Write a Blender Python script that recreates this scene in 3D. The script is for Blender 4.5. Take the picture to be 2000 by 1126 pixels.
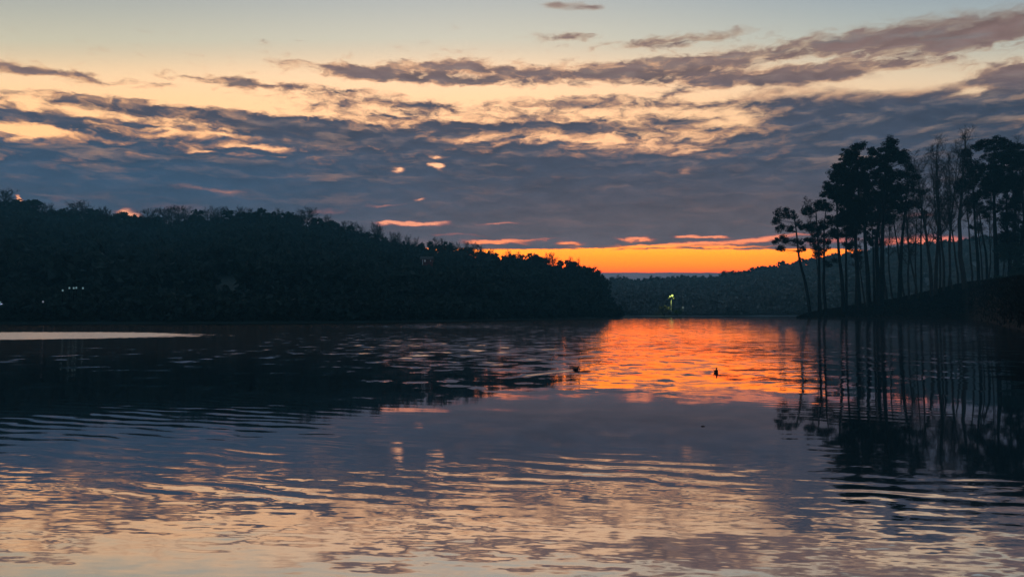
import bpy, math, random
import numpy as np
from mathutils import Vector

scene = bpy.context.scene
for _o in list(bpy.data.objects):
    bpy.data.objects.remove(_o)

# ------------------------------------------------------------------ camera
F = 1500.0          # focal length in pixels of the 2000 px wide photograph
CAM_H = 2.2         # metres above the lake
HOR = 606.0         # row of the true horizon
PITCH = math.atan((HOR - 563.0) / F)
cam_data = bpy.data.cameras.new('camera')
cam = bpy.data.objects.new('camera', cam_data)
scene.collection.objects.link(cam)
cam.location = (0, 0, CAM_H)
cam.rotation_euler = (math.pi / 2 + PITCH, 0, 0)
cam_data.sensor_width = 36.0
cam_data.lens = F / 2000.0 * 36.0
cam_data.clip_end = 8000
cam_data.clip_start = 0.1
scene.camera = cam
scene.view_settings.view_transform = 'Standard'
scene.view_settings.look = 'None'
scene.view_settings.exposure = 0.0
scene.view_settings.gamma = 1.0
scene.cycles.use_denoising = True
scene.cycles.max_bounces = 6
scene.cycles.volume_bounces = 0
scene.cycles.diffuse_bounces = 2
scene.cycles.glossy_bounces = 3
scene.cycles.transparent_max_bounces = 4
scene.render.film_transparent = False


def ray(px, py):
    """direction of the photograph's pixel in the world"""
    x = (px - 1000.0) / F
    y = (563.0 - py) / F
    c, s = math.cos(PITCH), math.sin(PITCH)
    return x, c - y * s, s + y * c


def ae(px, py):
    x, y, z = ray(px, py)
    return math.atan2(x, y), math.atan2(z, math.hypot(x, y))


def at(px, py, d):
    """point at horizontal depth y = d that stands in line with a pixel"""
    x, y, z = ray(px, py)
    return Vector((x / y * d, d, CAM_H + z / y * d))


def lin(c):
    return tuple((v / 255 / 12.92) if v / 255 <= 0.04045 else ((v / 255 + 0.055) / 1.055) ** 2.4 for v in c)


# ------------------------------------------------------------------ node expressions
class E:
    nt = None

    def __init__(s, sock):
        s.s = sock

    @staticmethod
    def math(op, *a, clamp=False):
        n = E.nt.nodes.new('ShaderNodeMath')
        n.operation = op
        n.use_clamp = clamp
        for i, v in enumerate(a):
            if isinstance(v, E):
                E.nt.links.new(v.s, n.inputs[i])
            else:
                n.inputs[i].default_value = v
        return E(n.outputs[0])

    def __add__(s, o): return E.math('ADD', s, o)
    def __radd__(s, o): return E.math('ADD', o, s)
    def __sub__(s, o): return E.math('SUBTRACT', s, o)
    def __rsub__(s, o): return E.math('SUBTRACT', o, s)
    def __mul__(s, o): return E.math('MULTIPLY', s, o)
    def __rmul__(s, o): return E.math('MULTIPLY', o, s)
    def __truediv__(s, o): return E.math('DIVIDE', s, o)

    def clamp(s): return E.math('ADD', s, 0.0, clamp=True)

    def smooth(s, a, b, lo=0.0, hi=1.0):
        n = E.nt.nodes.new('ShaderNodeMapRange')
        n.interpolation_type = 'SMOOTHSTEP'
        E.nt.links.new(s.s, n.inputs['Value'])
        n.inputs['From Min'].default_value = a
        n.inputs['From Max'].default_value = b
        n.inputs['To Min'].default_value = lo
        n.inputs['To Max'].default_value = hi
        return E(n.outputs[0])


def vec(x, y, z=0.0):
    n = E.nt.nodes.new('ShaderNodeCombineXYZ')
    for i, v in enumerate((x, y, z)):
        if isinstance(v, E):
            E.nt.links.new(v.s, n.inputs[i])
        else:
            n.inputs[i].default_value = v
    return n.outputs[0]


def sep(sock):
    n = E.nt.nodes.new('ShaderNodeSeparateXYZ')
    E.nt.links.new(sock, n.inputs[0])
    return E(n.outputs[0]), E(n.outputs[1]), E(n.outputs[2])


def vmath(op, *a):
    n = E.nt.nodes.new('ShaderNodeVectorMath')
    n.operation = op
    for i, v in enumerate(a):
        if isinstance(v, (tuple, list)):
            n.inputs[i].default_value = v
        elif isinstance(v, (int, float)):
            n.inputs['Scale'].default_value = v
        elif isinstance(v, E):
            E.nt.links.new(v.s, n.inputs['Scale'])
        else:
            E.nt.links.new(v, n.inputs[i])
    return n.outputs[0]


def vdot(a, b):
    n = E.nt.nodes.new('ShaderNodeVectorMath')
    n.operation = 'DOT_PRODUCT'
    E.nt.links.new(a, n.inputs[0])
    E.nt.links.new(b, n.inputs[1])
    return E(n.outputs['Value'])


def noise(v, scale=1.0, detail=3.0, rough=0.5, dist=0.0, color=False):
    n = E.nt.nodes.new('ShaderNodeTexNoise')
    E.nt.links.new(v, n.inputs['Vector'])
    n.inputs['Scale'].default_value = scale
    n.inputs['Detail'].default_value = detail
    n.inputs['Roughness'].default_value = rough
    n.inputs['Distortion'].default_value = dist
    return n.outputs['Color'] if color else E(n.outputs[0])


def mixc(f, a, b):
    n = E.nt.nodes.new('ShaderNodeMix')
    n.data_type = 'RGBA'
    n.clamp_factor = True
    for key, v in ((0, f), (6, a), (7, b)):
        if isinstance(v, E):
            E.nt.links.new(v.s, n.inputs[key])
        elif isinstance(v, (int, float)):
            n.inputs[key].default_value = v
        elif isinstance(v, tuple):
            n.inputs[key].default_value = (*v[:3], 1)
        else:
            E.nt.links.new(v, n.inputs[key])
    return n.outputs[2]


def ramp(f, stops):
    n = E.nt.nodes.new('ShaderNodeValToRGB')
    E.nt.links.new(f.s, n.inputs[0])
    cr = n.color_ramp
    while len(cr.elements) > 1:
        cr.elements.remove(cr.elements[-1])
    stops = sorted(stops)
    cr.elements[0].position = stops[0][0]
    cr.elements[0].color = (*stops[0][1], 1)
    for p, c in stops[1:]:
        e = cr.elements.new(p)
        e.color = (*c, 1)
    return n.outputs[0]


def blobs(uv, lst, start=0.0):
    """sum of soft ellipses: (px, py, half width, half height, amount[, slope])"""
    acc = start
    for b in lst:
        px, py, sx, sy, amp = b[:5]
        u0, v0 = ae(px, py)
        cz = math.cos(u0)
        a = F / sx / cz          # angles shrink towards the picture's edges
        c = F / sy
        if len(b) > 5:
            x, y, z = sep(uv)
            y = y + (x - u0) * b[5]
            v = vec(x, y)
        else:
            v = uv
        q = vmath('MULTIPLY_ADD', v, (a, c, 0), (-u0 * a, -v0 * c, 0))
        g = E.math('POWER', math.e, vdot(q, q) * -1.0)
        acc = E.math('MULTIPLY_ADD', g, amp, acc)
    return acc


# evening haze: even density, closed box up to HAZE_TOP and back to HAZE_BACK
HAZE_D, HAZE_TOP, HAZE_BACK = 0.00048, 80.0, 1000.0

# ------------------------------------------------------------------ the sky after sunset
world = bpy.data.worlds.new('World')
scene.world = world
world.use_nodes = True
E.nt = nt = world.node_tree
nt.nodes.clear()
out = nt.nodes.new('ShaderNodeOutputWorld')
bg = nt.nodes.new('ShaderNodeBackground')
nt.links.new(bg.outputs[0], out.inputs[0])
tc = nt.nodes.new('ShaderNodeTexCoord')
X, Y, Z = sep(tc.outputs['Generated'])
U = E.math('ARCTAN2', X, Y)
V = E.math('ARCSINE', Z)
absV = E.math('ABSOLUTE', V)
bend = E.math('MINIMUM', U * U, 0.45) * 0.56 + 1.0     # parallel bands run straight across the view
Vc = V * bend
UV = vec(U, V)

w1 = sep(noise(vec(U * 5.0, V * 16.0, 3.1), 1.0, 3.0, 0.55, color=True))
w2 = sep(noise(vec(U * 26.0, V * 80.0, 7.7), 1.0, 3.0, 0.6, color=True))
Uw = U + (w1[0] - 0.5) * 0.07 + (w2[0] - 0.5) * 0.035
Vw = V + (w1[1] - 0.5) * 0.016 + (w2[1] - 0.5) * 0.013
UVw = vec(Uw, Vw)
Vwc = Vw * bend


def el(py):
    return (HOR - py) / F


N1 = noise(vec(Uw * 9.0 + 4.0, Vw * 42.0, 1.3), 1.0, 4.0, 0.58)
N2 = noise(vec(Uw * 30.0, Vw * 95.0, 5.2), 1.0, 4.0, 0.62)
N2b = noise(vec(Uw * 30.0, (Vw + 0.0035) * 95.0, 5.2), 1.0, 2.0, 0.55)
N2c = noise(vec(Uw * 30.0, (Vw - 0.0035) * 95.0, 5.2), 1.0, 2.0, 0.55)
lit = (N2b - N2c) * Vc.smooth(el(370), el(250), 0.18, 1.0)          # > 0 under a cloud's belly, < 0 along its top
N3 = noise(vec(Uw * 60.0, Vw * 170.0, 9.2), 1.0, 3.0, 0.6)
# how much cloud by height above the horizon, thinning out upwards
cover = Vwc.smooth(el(345), el(110), 1.0, 0.0)
side = U.smooth(ae(1260, 0)[0], ae(1640, 0)[0], 0.0, 1.0) * Vc.smooth(el(225), el(150), 1.0, 0.0)
left = U.smooth(ae(750, 0)[0], ae(300, 0)[0], 0.0, 1.0) * Vc.smooth(el(325), el(250), 1.0, 0.0)
cover = E.math('MAXIMUM', cover * 1.12, side * 1.2)
cover = cover * (1.0 - U.smooth(ae(750, 0)[0], ae(300, 0)[0], 0.0, 0.75) * Vc.smooth(el(290), el(230), 0.0, 1.0))
cover = E.math('MAXIMUM', cover, left * 0.95)
marks = [
    # clouds
    (50, 138, 170, 11, .85), (400, 153, 80, 10, .65), (480, 166, 60, 8, .5), (620, 174, 120, 9, .65), (640, 128, 60, 8, .6),
    (170, 205, 130, 10, .55), (80, 232, 360, 12, 1.15, .01), (150, 292, 420, 12, .5, .02), (560, 250, 330, 13, 1.0, .05), (480, 226, 170, 9, .35, .05),
    (740, 146, 120, 12, .9), (900, 136, 150, 12, .9), (1050, 150, 120, 9, .6), (1280, 136, 170, 17, 1.05), (1500, 150, 160, 14, .75), (880, 160, 140, 7, .5),
    (1100, 71, 75, 8, .85), (1330, 78, 130, 10, .85, -.02), (1640, 86, 270, 22, 1.0, -.03), (1930, 62, 190, 20, 1.0, -.03),
    (1095, 9, 35, 7, .75), (1150, 13, 25, 6, .7), (1970, 150, 120, 24, 1.1, -.03), (1640, 142, 170, 13, .7), (830, 205, 170, 9, .35),
    (900, 243, 90, 8, .6), (1060, 248, 60, 6, .5), (1150, 252, 50, 6, .45), (1250, 252, 45, 6, .45), (1330, 235, 60, 7, .4),
    (1140, 205, 100, 8, .35), (1380, 200, 110, 12, .4), (1850, 90, 150, 12, .3), (1320, 537, 420, 4, 1.1), (1010, 320, 160, 12, .35),
    # openings
    (45, 251, 75, 10, -.95), (30, 272, 60, 6, -.7), (320, 262, 90, 7, -.75), (430, 266, 60, 6, -.7), (250, 250, 120, 3, -.5), (250, 190, 400, 9, -.2),
    (500, 287, 60, 5, -.85), (390, 297, 35, 3, -.6), (520, 305, 60, 3, -.4), (860, 176, 210, 8, -.6), (1120, 178, 160, 7, -.5),
    (1120, 272, 190, 11, -.5), (1080, 235, 260, 22, -.12), (1220, 288, 110, 12, -.5), (900, 272, 60, 8, -.5), (1300, 215, 120, 10, -.2),
    (1800, 158, 80, 14, -.6, .03), (1890, 180, 40, 8, -.9), (1560, 118, 150, 8, -.4), (1420, 235, 80, 12, -.45), (1440, 170, 60, 9, -.4),
    (858, 327, 15, 7, -1.35), (868, 306, 16, 4, -.8), (770, 333, 13, 5, -1.0), (440, 376, 28, 8, -.45), (390, 368, 40, 5, -.35), (560, 342, 50, 7, -.3),
    (752, 435, 24, 4, -1.4), (800, 436, 30, 4.5, -1.5), (850, 438, 30, 4.5, -1.0), (980, 437, 45, 3, -.7), (750, 401, 40, 3, -.5), (812, 391, 10, 4, -.7),
    (970, 474, 50, 4, -1.3), (1110, 477, 26, 3.5, -1.1), (1235, 468, 34, 3, -1.3), (1330, 463, 20, 3, -1.2), (1378, 463, 30, 3, -1.4),
    (1450, 470, 42, 4, -1.3), (1250, 478, 50, 2.5, -.8), (1170, 484, 60, 2.5, -.8), (1400, 484, 90, 2.5, -.8), (1040, 470, 60, 2.5, -.6), (900, 462, 60, 2.5, -.5), (1560, 458, 50, 3, -.6), (1330, 479, 95, 3.5, -1.4, -.01), (1500, 464, 40, 3, -.9), (1640, 470, 60, 5, -.6), (1790, 420, 40, 6, -.5), (1800, 470, 60, 8, -1.3),
    (110, 392, 18, 10, -.2), (32, 389, 6, 6, -1.0), (262, 416, 18, 7, -1.2), (286, 434, 12, 5, -1.2), (340, 405, 60, 5, -.25), (640, 410, 60, 5, -.3),
    (1430, 300, 60, 4, -.3), (1350, 296, 35, 4, -.4), (1960, 240, 60, 12, -.42), (1350, 335, 14, 5, -.4), (620, 320, 60, 6, -.25), (280, 303, 40, 4, -.5), (160, 300, 40, 3, -.35),
    (1580, 500, 60, 20, -.4),
]
macro = blobs(UVw, marks, cover)
# the clear slot along the horizon
slotw = U.smooth(ae(1600, 0)[0], ae(1790, 0)[0], 1.0, 0.30)
slot = (Vwc * 0.35 + Vc * 0.65 + (N2 - 0.5) * 0.004).smooth(el(491), el(484), 1.0, 0.0)
slot = slot * slotw * Vc.smooth(el(534), el(530), 0.0, 1.0) * (1.0 - absV.smooth(0.0, 0.6, 0.0, 1.0))
rightside = U.smooth(ae(1320, 0)[0], ae(1620, 0)[0]) * Vc.smooth(el(190), el(120), 1.0, 0.0)
amp = Vc.smooth(el(380), el(250), 0.28, 1.0) * Vc.smooth(el(110), el(40), 1.0, 0.35) * (1.0 - rightside * 0.68)
raw = macro - slot * 1.6 + (N1 - 0.5) * amp * 0.9 + (N2 - 0.5) * amp * 1.8 + (N3 - 0.5) * amp * 0.9
D = raw.smooth(0.12, 0.80)
thick = (raw - lit * 0.9).smooth(0.20, 1.05)

# clear air behind the clouds
def q(py): return el(py) / 1.6


clear = ramp(Vc * (1 / 1.6), [
    (0.0, lin((190, 90, 85))), (q(541), lin((230, 108, 84))), (q(532), (1.5, .14, .02)), (q(520), (2.2, .26, .004)), (q(500), (2.4, .40, .004)),
    (q(486), (2.1, .54, .012)), (q(474), (1.05, .29, .12)), (q(430), lin((245, 160, 125))), (q(380), lin((246, 172, 132))), (q(330), lin((250, 184, 138))),
    (q(260), lin((252, 194, 142))), (q(200), lin((248, 199, 152))), (q(140), lin((234, 202, 166))), (q(90), lin((212, 205, 186))),
    (q(40), lin((192, 192, 184))), (q(0), lin((176, 180, 182))), (0.36, lin((160, 170, 180))), (0.55, lin((120, 138, 162))), (1.0, lin((84, 106, 142)))])
right_dim = U.smooth(ae(900, 0)[0], ae(2100, 0)[0], 0.0, 1.0) * Vc.smooth(el(480), el(380), 0.0, 1.0)
clear = mixc(right_dim * 0.75, clear, vmath('MULTIPLY', clear, (0.60, 0.74, 0.86)))
edge_red = U.smooth(ae(1400, 0)[0], ae(1750, 0)[0]) * Vc.smooth(el(480), el(440), 1.0, 0.0)
clear = mixc(edge_red * 0.8, clear, vmath('MULTIPLY', clear, (0.8, 0.66, 1.2)))
left_warm = U.smooth(ae(900, 0)[0], ae(-100, 0)[0], 0.0, 1.0) * Vc.smooth(el(480), el(380), 0.0, 1.0)
left_top = U.smooth(ae(950, 0)[0], ae(50, 0)[0], 0.0, 1.0) * Vc.smooth(0.235, 0.315, 0.0, 1.0)
clear = mixc(left_top * 0.25, clear, vmath('MULTIPLY', clear, (0.68, 0.80, 0.94)))
clear = vmath('SCALE', clear, 1.0 + Vc.smooth(el(420), el(340)) * Vc.smooth(el(90), el(170), 0.0, 1.0) * 0.28)
clear = mixc(left_warm * 0.8, clear, vmath('MULTIPLY', clear, (1.0, 0.95, 0.82)))

# thin cloud: warm, the light comes through; thick cloud: slate blue to mauve
lowmix = Vc.smooth(el(450), el(340), 0.0, 1.0)
thin_hi = Vc.smooth(el(230), el(120), 0.0, 1.0)
thin = mixc(lowmix, vmath('MULTIPLY', clear, (0.42, 0.36, 0.62)), vmath('MULTIPLY', clear, (0.52, 0.46, 0.50)))
thin = mixc(thin_hi, thin, vmath('MULTIPLY', clear, (0.84, 0.62, 0.52)))
mauve = blobs(UV, [(1150, 450, 620, 95, 1.0), (1000, 200, 700, 90, .55), (1750, 420, 400, 60, .5), (150, 205, 300, 40, .5), (1800, 90, 400, 50, .5)], 0.0)
bluer = blobs(UV, [(250, 340, 500, 75, 1.0)], 0.0)
slate = mixc(mauve.clamp(), lin((72, 84, 104)), lin((97, 90, 98)))
slate = mixc(bluer.clamp(), slate, lin((64, 87, 112)))
slate = mixc((U.smooth(ae(1500, 0)[0], ae(2000, 0)[0]) * 0.6), slate, lin((62, 72, 90)))
body = N1 * 0.5 + N2 * 0.5 + 0.48
upper = Vc.smooth(el(215), el(125), 0.0, 0.85)
slate = mixc(upper, slate, lin((150, 124, 118)))
slate = vmath('SCALE', slate, body * 0.84)
wisp = noise(vec(Uw * 11.0 + 9.0, Vw * 75.0, 14.0), 1.0, 4.0, 0.6).smooth(0.50, 0.78) * Vc.smooth(el(400), el(280), 0.35, 1.0)
pale = mixc(0.55, vmath('SCALE', clear, 0.42), lin((128, 118, 124)))
slate = mixc(wisp * 0.75, slate, pale)
slate = mixc((lit * 1.8).clamp() * 0.6, slate, pale)
slate = vmath('SCALE', slate, 1.0 + (lit * 1.2).clamp() * 0.25 - (lit * -1.2).clamp() * 0.3)
cloud = mixc(thick, thin, slate)
sky = mixc(D, clear, cloud)
# the sky stands behind the whole depth of evening air
path = E.math('MINIMUM', E.math('DIVIDE', HAZE_TOP - CAM_H, E.math('MAXIMUM', Z, 0.01)), HAZE_BACK)
sky = vmath('SCALE', sky, E.math('POWER', math.e, path * (HAZE_D * 0.9)))
# away from the sunset the dusk sky is dim and blue
c0 = vec(math.sin(0.05), math.cos(0.05), 0.0)
facing = vdot(tc.outputs['Generated'], c0)
east = facing.smooth(0.55, -0.6, 0.0, 1.0)
nish = nt.nodes.new('ShaderNodeTexSky')
nish.sky_type = 'NISHITA'
nish.sun_disc = False
nish.sun_elevation = math.radians(0.5)
nish.sun_rotation = math.radians(9)
dusk = vmath('ADD', vmath('SCALE', nish.outputs[0], 0.05), (0.046, 0.082, 0.128))
sky = mixc(east, sky, dusk)
below = Z.smooth(0.0, -0.05, 0.0, 1.0)
sky = mixc(below, sky, (0.01, 0.014, 0.018))
nt.links.new(sky, bg.inputs['Color'])
bg.inputs['Strength'].default_value = 1.0
world.cycles.sampling_method = 'MANUAL'
world.cycles.sample_map_resolution = 512

# ------------------------------------------------------------------ helpers for meshes and tags
rng = np.random.default_rng(11)
COL = scene.collection


def tag(o, label=None, cat=None, group=None, kind=None):
    for k, v in (('label', label), ('category', cat), ('group', group), ('kind', kind)):
        if v:
            o[k] = v
    return o


def mesh_np(name, verts, faces, mat, smooth=False):
    """faces: (n, 3) or (n, 4) integer array"""
    verts = np.asarray(verts, dtype=np.float32)
    faces = np.asarray(faces, dtype=np.int32)
    me = bpy.data.meshes.new(name)
    n, k = faces.shape
    me.vertices.add(len(verts))
    me.vertices.foreach_set('co', verts.ravel())
    me.loops.add(n * k)
    me.loops.foreach_set('vertex_index', faces.ravel())
    me.polygons.add(n)
    me.polygons.foreach_set('loop_start', np.arange(0, n * k, k, dtype=np.int32))
    if smooth:
        me.polygons.foreach_set('use_smooth', np.ones(n, dtype=bool))
    me.update(calc_edges=True)
    me.materials.append(mat)
    return me


def link(name, me, parent=None, loc=(0, 0, 0), rot=(0, 0, 0), scale=(1, 1, 1)):
    o = bpy.data.objects.new(name, me)
    COL.objects.link(o)
    o.location, o.rotation_euler, o.scale = loc, rot, scale
    if parent:
        o.parent = parent
    return o


def empty(name, loc, label, cat, group=None):
    return tag(link(name, None, loc=loc), label, cat, group)


def tubes(segs, k=5):
    """segs (n, 8): p0, p1, r0, r1 -> verts, quads"""
    s = np.asarray(segs, dtype=np.float64)
    p0, p1, r0, r1 = s[:, :3], s[:, 3:6], s[:, 6], s[:, 7]
    d = p1 - p0
    d /= np.linalg.norm(d, axis=1, keepdims=True) + 1e-9
    ref = np.where(np.abs(d[:, 2:3]) < 0.9, np.array([[0, 0, 1.0]]), np.array([[1.0, 0, 0]]))
    a = np.cross(d, ref)
    a /= np.linalg.norm(a, axis=1, keepdims=True) + 1e-9
    b = np.cross(d, a)
    t = np.arange(k) * 2 * math.pi / k
    ring = a[:, None, :] * np.cos(t)[None, :, None] + b[:, None, :] * np.sin(t)[None, :, None]
    v = np.concatenate([p0[:, None] + ring * r0[:, None, None], p1[:, None] + ring * r1[:, None, None]], axis=1)
    i = np.arange(k)
    j = (i + 1) % k
    f = np.stack([i, j, j + k, i + k], axis=1)
    F_ = (np.arange(len(s)) * 2 * k)[:, None, None] + f[None]
    return v.reshape(-1, 3), F_.reshape(-1, 4)


def leaves(centers, radii, per, size, rg, squash=0.75, edge=0.6):
    """leaf-spray triangles spread through ellipsoids round the centres"""
    c = np.repeat(np.asarray(centers, float), per, axis=0)
    R = np.repeat(np.asarray(radii, float), per)
    n = len(c)
    d = rg.normal(size=(n, 3))
    d /= np.linalg.norm(d, axis=1, keepdims=True)
    rr = rg.random(n) ** edge * R
    p = c + d * rr[:, None] * np.array([1, 1, squash])
    a = rg.normal(size=(n, 3)); a /= np.linalg.norm(a, axis=1, keepdims=True)
    b = np.cross(a, rg.normal(size=(n, 3))); b /= np.linalg.norm(b, axis=1, keepdims=True)
    sz = (size * (0.6 + 0.8 * rg.random(n)))[:, None]
    v = np.stack([p - a * sz, p + a * sz * 0.4 + b * sz * .8, p + a * sz * .6 - b * sz * .7], axis=1)
    return v.reshape(-1, 3), np.arange(3 * n).reshape(-1, 3)


def merge(parts):
    vs, fs, o = [], [], 0
    for v, f in parts:
        vs.append(v); fs.append(f + o); o += len(v)
    return np.concatenate(vs), np.concatenate(fs)


# ------------------------------------------------------------------ materials
def material(name, c1, c2, scale=1.0, rough=0.9, detail=3.0, spec=0.2, bump=0.0):
    m = bpy.data.materials.new(name)
    m.use_nodes = True
    E.nt = t = m.node_tree
    bs = t.nodes['Principled BSDF']
    g = t.nodes.new('ShaderNodeNewGeometry')
    n = noise(g.outputs['Position'], scale, detail, 0.6)
    col = mixc(n.smooth(0.3, 0.7), tuple(c1), tuple(c2))
    t.links.new(col, bs.inputs['Base Color'])
    bs.inputs['Roughness'].default_value = rough
    bs.inputs['Specular IOR Level'].default_value = spec
    if bump:
        bn = t.nodes.new('ShaderNodeBump')
        bn.inputs['Strength'].default_value = bump
        t.links.new(n.s, bn.inputs['Height'])
        t.links.new(bn.outputs[0], bs.inputs['Normal'])
    return m


def emission(name, col, strength):
    m = bpy.data.materials.new(name)
    m.use_nodes = True
    bs = m.node_tree.nodes['Principled BSDF']
    bs.inputs['Base Color'].default_value = (*col, 1)
    bs.inputs['Emission Color'].default_value = (*col, 1)
    bs.inputs['Emission Strength'].default_value = strength
    return m


M_LEAF = material('evergreen_leaves', (0.028, 0.052, 0.040), (0.044, 0.068, 0.050), 0.25, spec=0.1)
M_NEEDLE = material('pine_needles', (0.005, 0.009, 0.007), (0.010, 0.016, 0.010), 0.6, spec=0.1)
M_WOODS = material('woods_foliage', (0.028, 0.050, 0.046), (0.038, 0.062, 0.054), 0.03, spec=0.1)
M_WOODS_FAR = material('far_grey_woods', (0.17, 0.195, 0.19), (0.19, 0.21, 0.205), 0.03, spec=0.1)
M_TWIG = material('bare_twigs', (0.035, 0.030, 0.028), (0.06, 0.052, 0.046), 0.5, spec=0.1)
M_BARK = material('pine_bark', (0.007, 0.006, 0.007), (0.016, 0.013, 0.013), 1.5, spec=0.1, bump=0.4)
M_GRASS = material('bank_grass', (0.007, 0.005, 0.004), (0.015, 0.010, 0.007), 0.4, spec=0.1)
M_SOIL = material('leaf_litter', (0.028, 0.024, 0.016), (0.050, 0.040, 0.028), 0.12, spec=0.1)
M_GROUND = material('lake_bed', (0.03, 0.028, 0.02), (0.05, 0.045, 0.03), 0.05)
M_GLOW_S = emission('white_lamp_glow', (0.62, 0.72, 0.9), 0.38)
M_LIT = material('lamplit_shrub_leaves', (0.10, 0.11, 0.05), (0.16, 0.16, 0.08), 0.8)  # paler, yellower leaf colour carries part of the lamp's light
M_PALE = material('pale_bark', (0.22, 0.21, 0.19), (0.34, 0.32, 0.30), 2.0)
M_DUCK = material('duck_feathers', (0.018, 0.016, 0.015), (0.035, 0.030, 0.026), 40.0, rough=0.7)
M_BILL = material('duck_bill', (0.03, 0.03, 0.03), (0.05, 0.05, 0.045), 40.0, rough=0.5)
M_METAL = material('painted_metal', (0.25, 0.26, 0.25), (0.35, 0.36, 0.34), 3.0, rough=0.5)
M_REDWALL = material('red_brown_boards', (0.10, 0.030, 0.030), (0.14, 0.045, 0.04), 1.2)
M_ROOF = material('dark_shingles', (0.03, 0.03, 0.032), (0.05, 0.05, 0.052), 2.0)
M_TRIM = material('white_trim', (0.65, 0.66, 0.68), (0.8, 0.8, 0.8), 2.0)
M_GLOW_Y = emission('yellow_lamp_glow', (0.85, 1.0, 0.22), 1.3)
M_GLOW_Y2 = emission('dim_yellow_lamp_glow', (0.55, 0.62, 0.08), 0.35)
M_GLOW_B = emission('blue_white_lamp_glow', (0.55, 0.66, 1.0), 1.3)
M_GLOW_W = emission('pale_lamp_glow', (0.55, 0.85, 0.85), 0.11)
M_GLOW_D = emission('window_glow', (0.45, 0.47, 0.55), 0.22)
M_PANE = material('dark_pane', (0.02, 0.025, 0.03), (0.03, 0.035, 0.04), 1.0, rough=0.1, spec=0.5)


# ------------------------------------------------------------------ profiles read as rows of the picture at a distance
def interp(tab, x):
    xs, ys = zip(*tab)
    return float(np.interp(x, xs, ys))


LEFT_TOP = [(-900, 470), (-500, 420), (-100, 395), (0, 390), (30, 397), (60, 402), (90, 413), (120, 417), (150, 419), (200, 424), (240, 432),
            (290, 438), (340, 432), (400, 428), (450, 420), (480, 416), (520, 418), (560, 420), (600, 432), (650, 440), (700, 454), (750, 467),
            (800, 478), (850, 485), (900, 492), (940, 496), (1000, 502), (1040, 506), (1080, 516), (1130, 521), (1160, 532), (1180, 545), (1205, 575), (1240, 612)]
LEFT_SHORE_Y = [(-900, 634), (0, 632.5), (500, 631.5), (700, 630), (900, 627), (1050, 623.5), (1240, 620.5)]
FAR_TOP = [(-900, 520), (600, 555), (1100, 550), (1190, 548), (1250, 548), (1290, 546), (1350, 542), (1400, 542), (1430, 535), (1480, 526), (1520, 519),
           (1560, 512), (1600, 504), (1650, 497), (1700, 490), (1750, 483), (1800, 477), (1850, 475), (1900, 466), (2000, 455), (2200, 440), (2900, 430)]
FAR_SHORE_Y = 617.6


def crest_d(px):
    return interp([(-900, 400), (0, 400), (600, 390), (900, 350), (1180, 320), (1240, 300)], px)


def shore_d(y):
    return F * CAM_H / (y - HOR)


def zrow(py, d):
    return at(1000, py, d).z


def lumps(x, y, s=1.0):
    return (math.sin(x * .071 * s + 1.3) * math.cos(y * .053 * s) + .5 * math.sin(x * .19 * s + y * .11 * s)) * .6


def left_profile(px, drop=7.0):
    """(depth, height) pairs from the shore over the crest, seen along column px"""
    s = shore_d(interp(LEFT_SHORE_Y, px))
    c = crest_d(px)
    h = zrow(interp(LEFT_TOP, px) + 3, c) - interp([(700, drop), (900, 4.2)], px)
    h = max(h, -0.6)
    pts = [(s - 3, -1.0), (s, 0.02)]
    for t in (0.06, 0.15, 0.3, 0.45, 0.6, 0.75, 0.9, 1.0):
        z = h * (0.02 + 0.98 * (t ** 1.15)) if t < 1 else h
        pts.append((s + (c - s) * t, max(z, 0.3 if h > 0.5 else h)))
    pts += [(c + 40, h * 0.85), (c + 110, h * 0.35), (c + 160, -1.0)]
    return pts


def far_profile(px, drop=3.0):
    s = shore_d(FAR_SHORE_Y) + 3 * math.sin(px * .01)
    c = 600.0
    h = zrow(interp(FAR_TOP, px), c) - drop
    pts = [(s - 3, -1.0), (s, 0.02)]
    for t in (0.05, 0.2, 0.4, 0.6, 0.8, 0.93, 1.0):
        pts.append((s + (c - s) * t, h * (0.04 + 0.96 * t ** 1.1)))
    pts += [(c + 80, h * .8), (c + 280, h * .2)]
    return pts


def polar_sheet(name, cols, mat, lump=0.5):
    """cols: list of (px, [(depth, z)...]) with equal counts"""
    nr = len(cols[0][1])
    v = []
    for px, pts in cols:
        t = (px - 1000) / F / math.cos(PITCH)
        for i, (d, z) in enumerate(pts):
            x = t * d
            v.append((x, d, z + (lumps(x, d) * lump if 1 < i < nr - 1 and z > .4 else 0)))
    f = []
    for i in range(len(cols) - 1):
        for j in range(nr - 1):
            a = i * nr + j
            f.append((a, a + nr, a + nr + 1, a + 1))
    me = mesh_np(name, v, f, mat, smooth=True)
    return tag(link(name, me), kind='structure')


def surf(prof, px, d):
    pts = prof(px)
    return float(np.interp(d, [p[0] for p in pts], [p[1] for p in pts]))


gv = [(-1500, -200, -1.3), (1500, -200, -1.3), (1500, HAZE_BACK - 4, -1.3), (-1500, HAZE_BACK - 4, -1.3)]
tag(link('ground', mesh_np('ground', gv, [(0, 1, 2, 3)], M_GROUND)), kind='structure')
polar_sheet('left_hill', [(px, left_profile(px)) for px in range(-900, 1241, 20)], M_WOODS)
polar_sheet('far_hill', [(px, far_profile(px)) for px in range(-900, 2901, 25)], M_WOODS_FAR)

# ------------------------------------------------------------------ the right bank, a low wooded point
BANK_TOP = [(1555, 623), (1575, 614), (1600, 609), (1650, 601), (1700, 593), (1760, 583), (1820, 569), (1870, 557), (1900, 551), (1960, 546), (2000, 542), (2300, 530), (2900, 520)]
BANK_SHORE = [(1555, 208), (1890, 204), (1925, 150), (1960, 108), (2000, 84), (2100, 66), (2300, 50), (2900, 30)]


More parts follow.
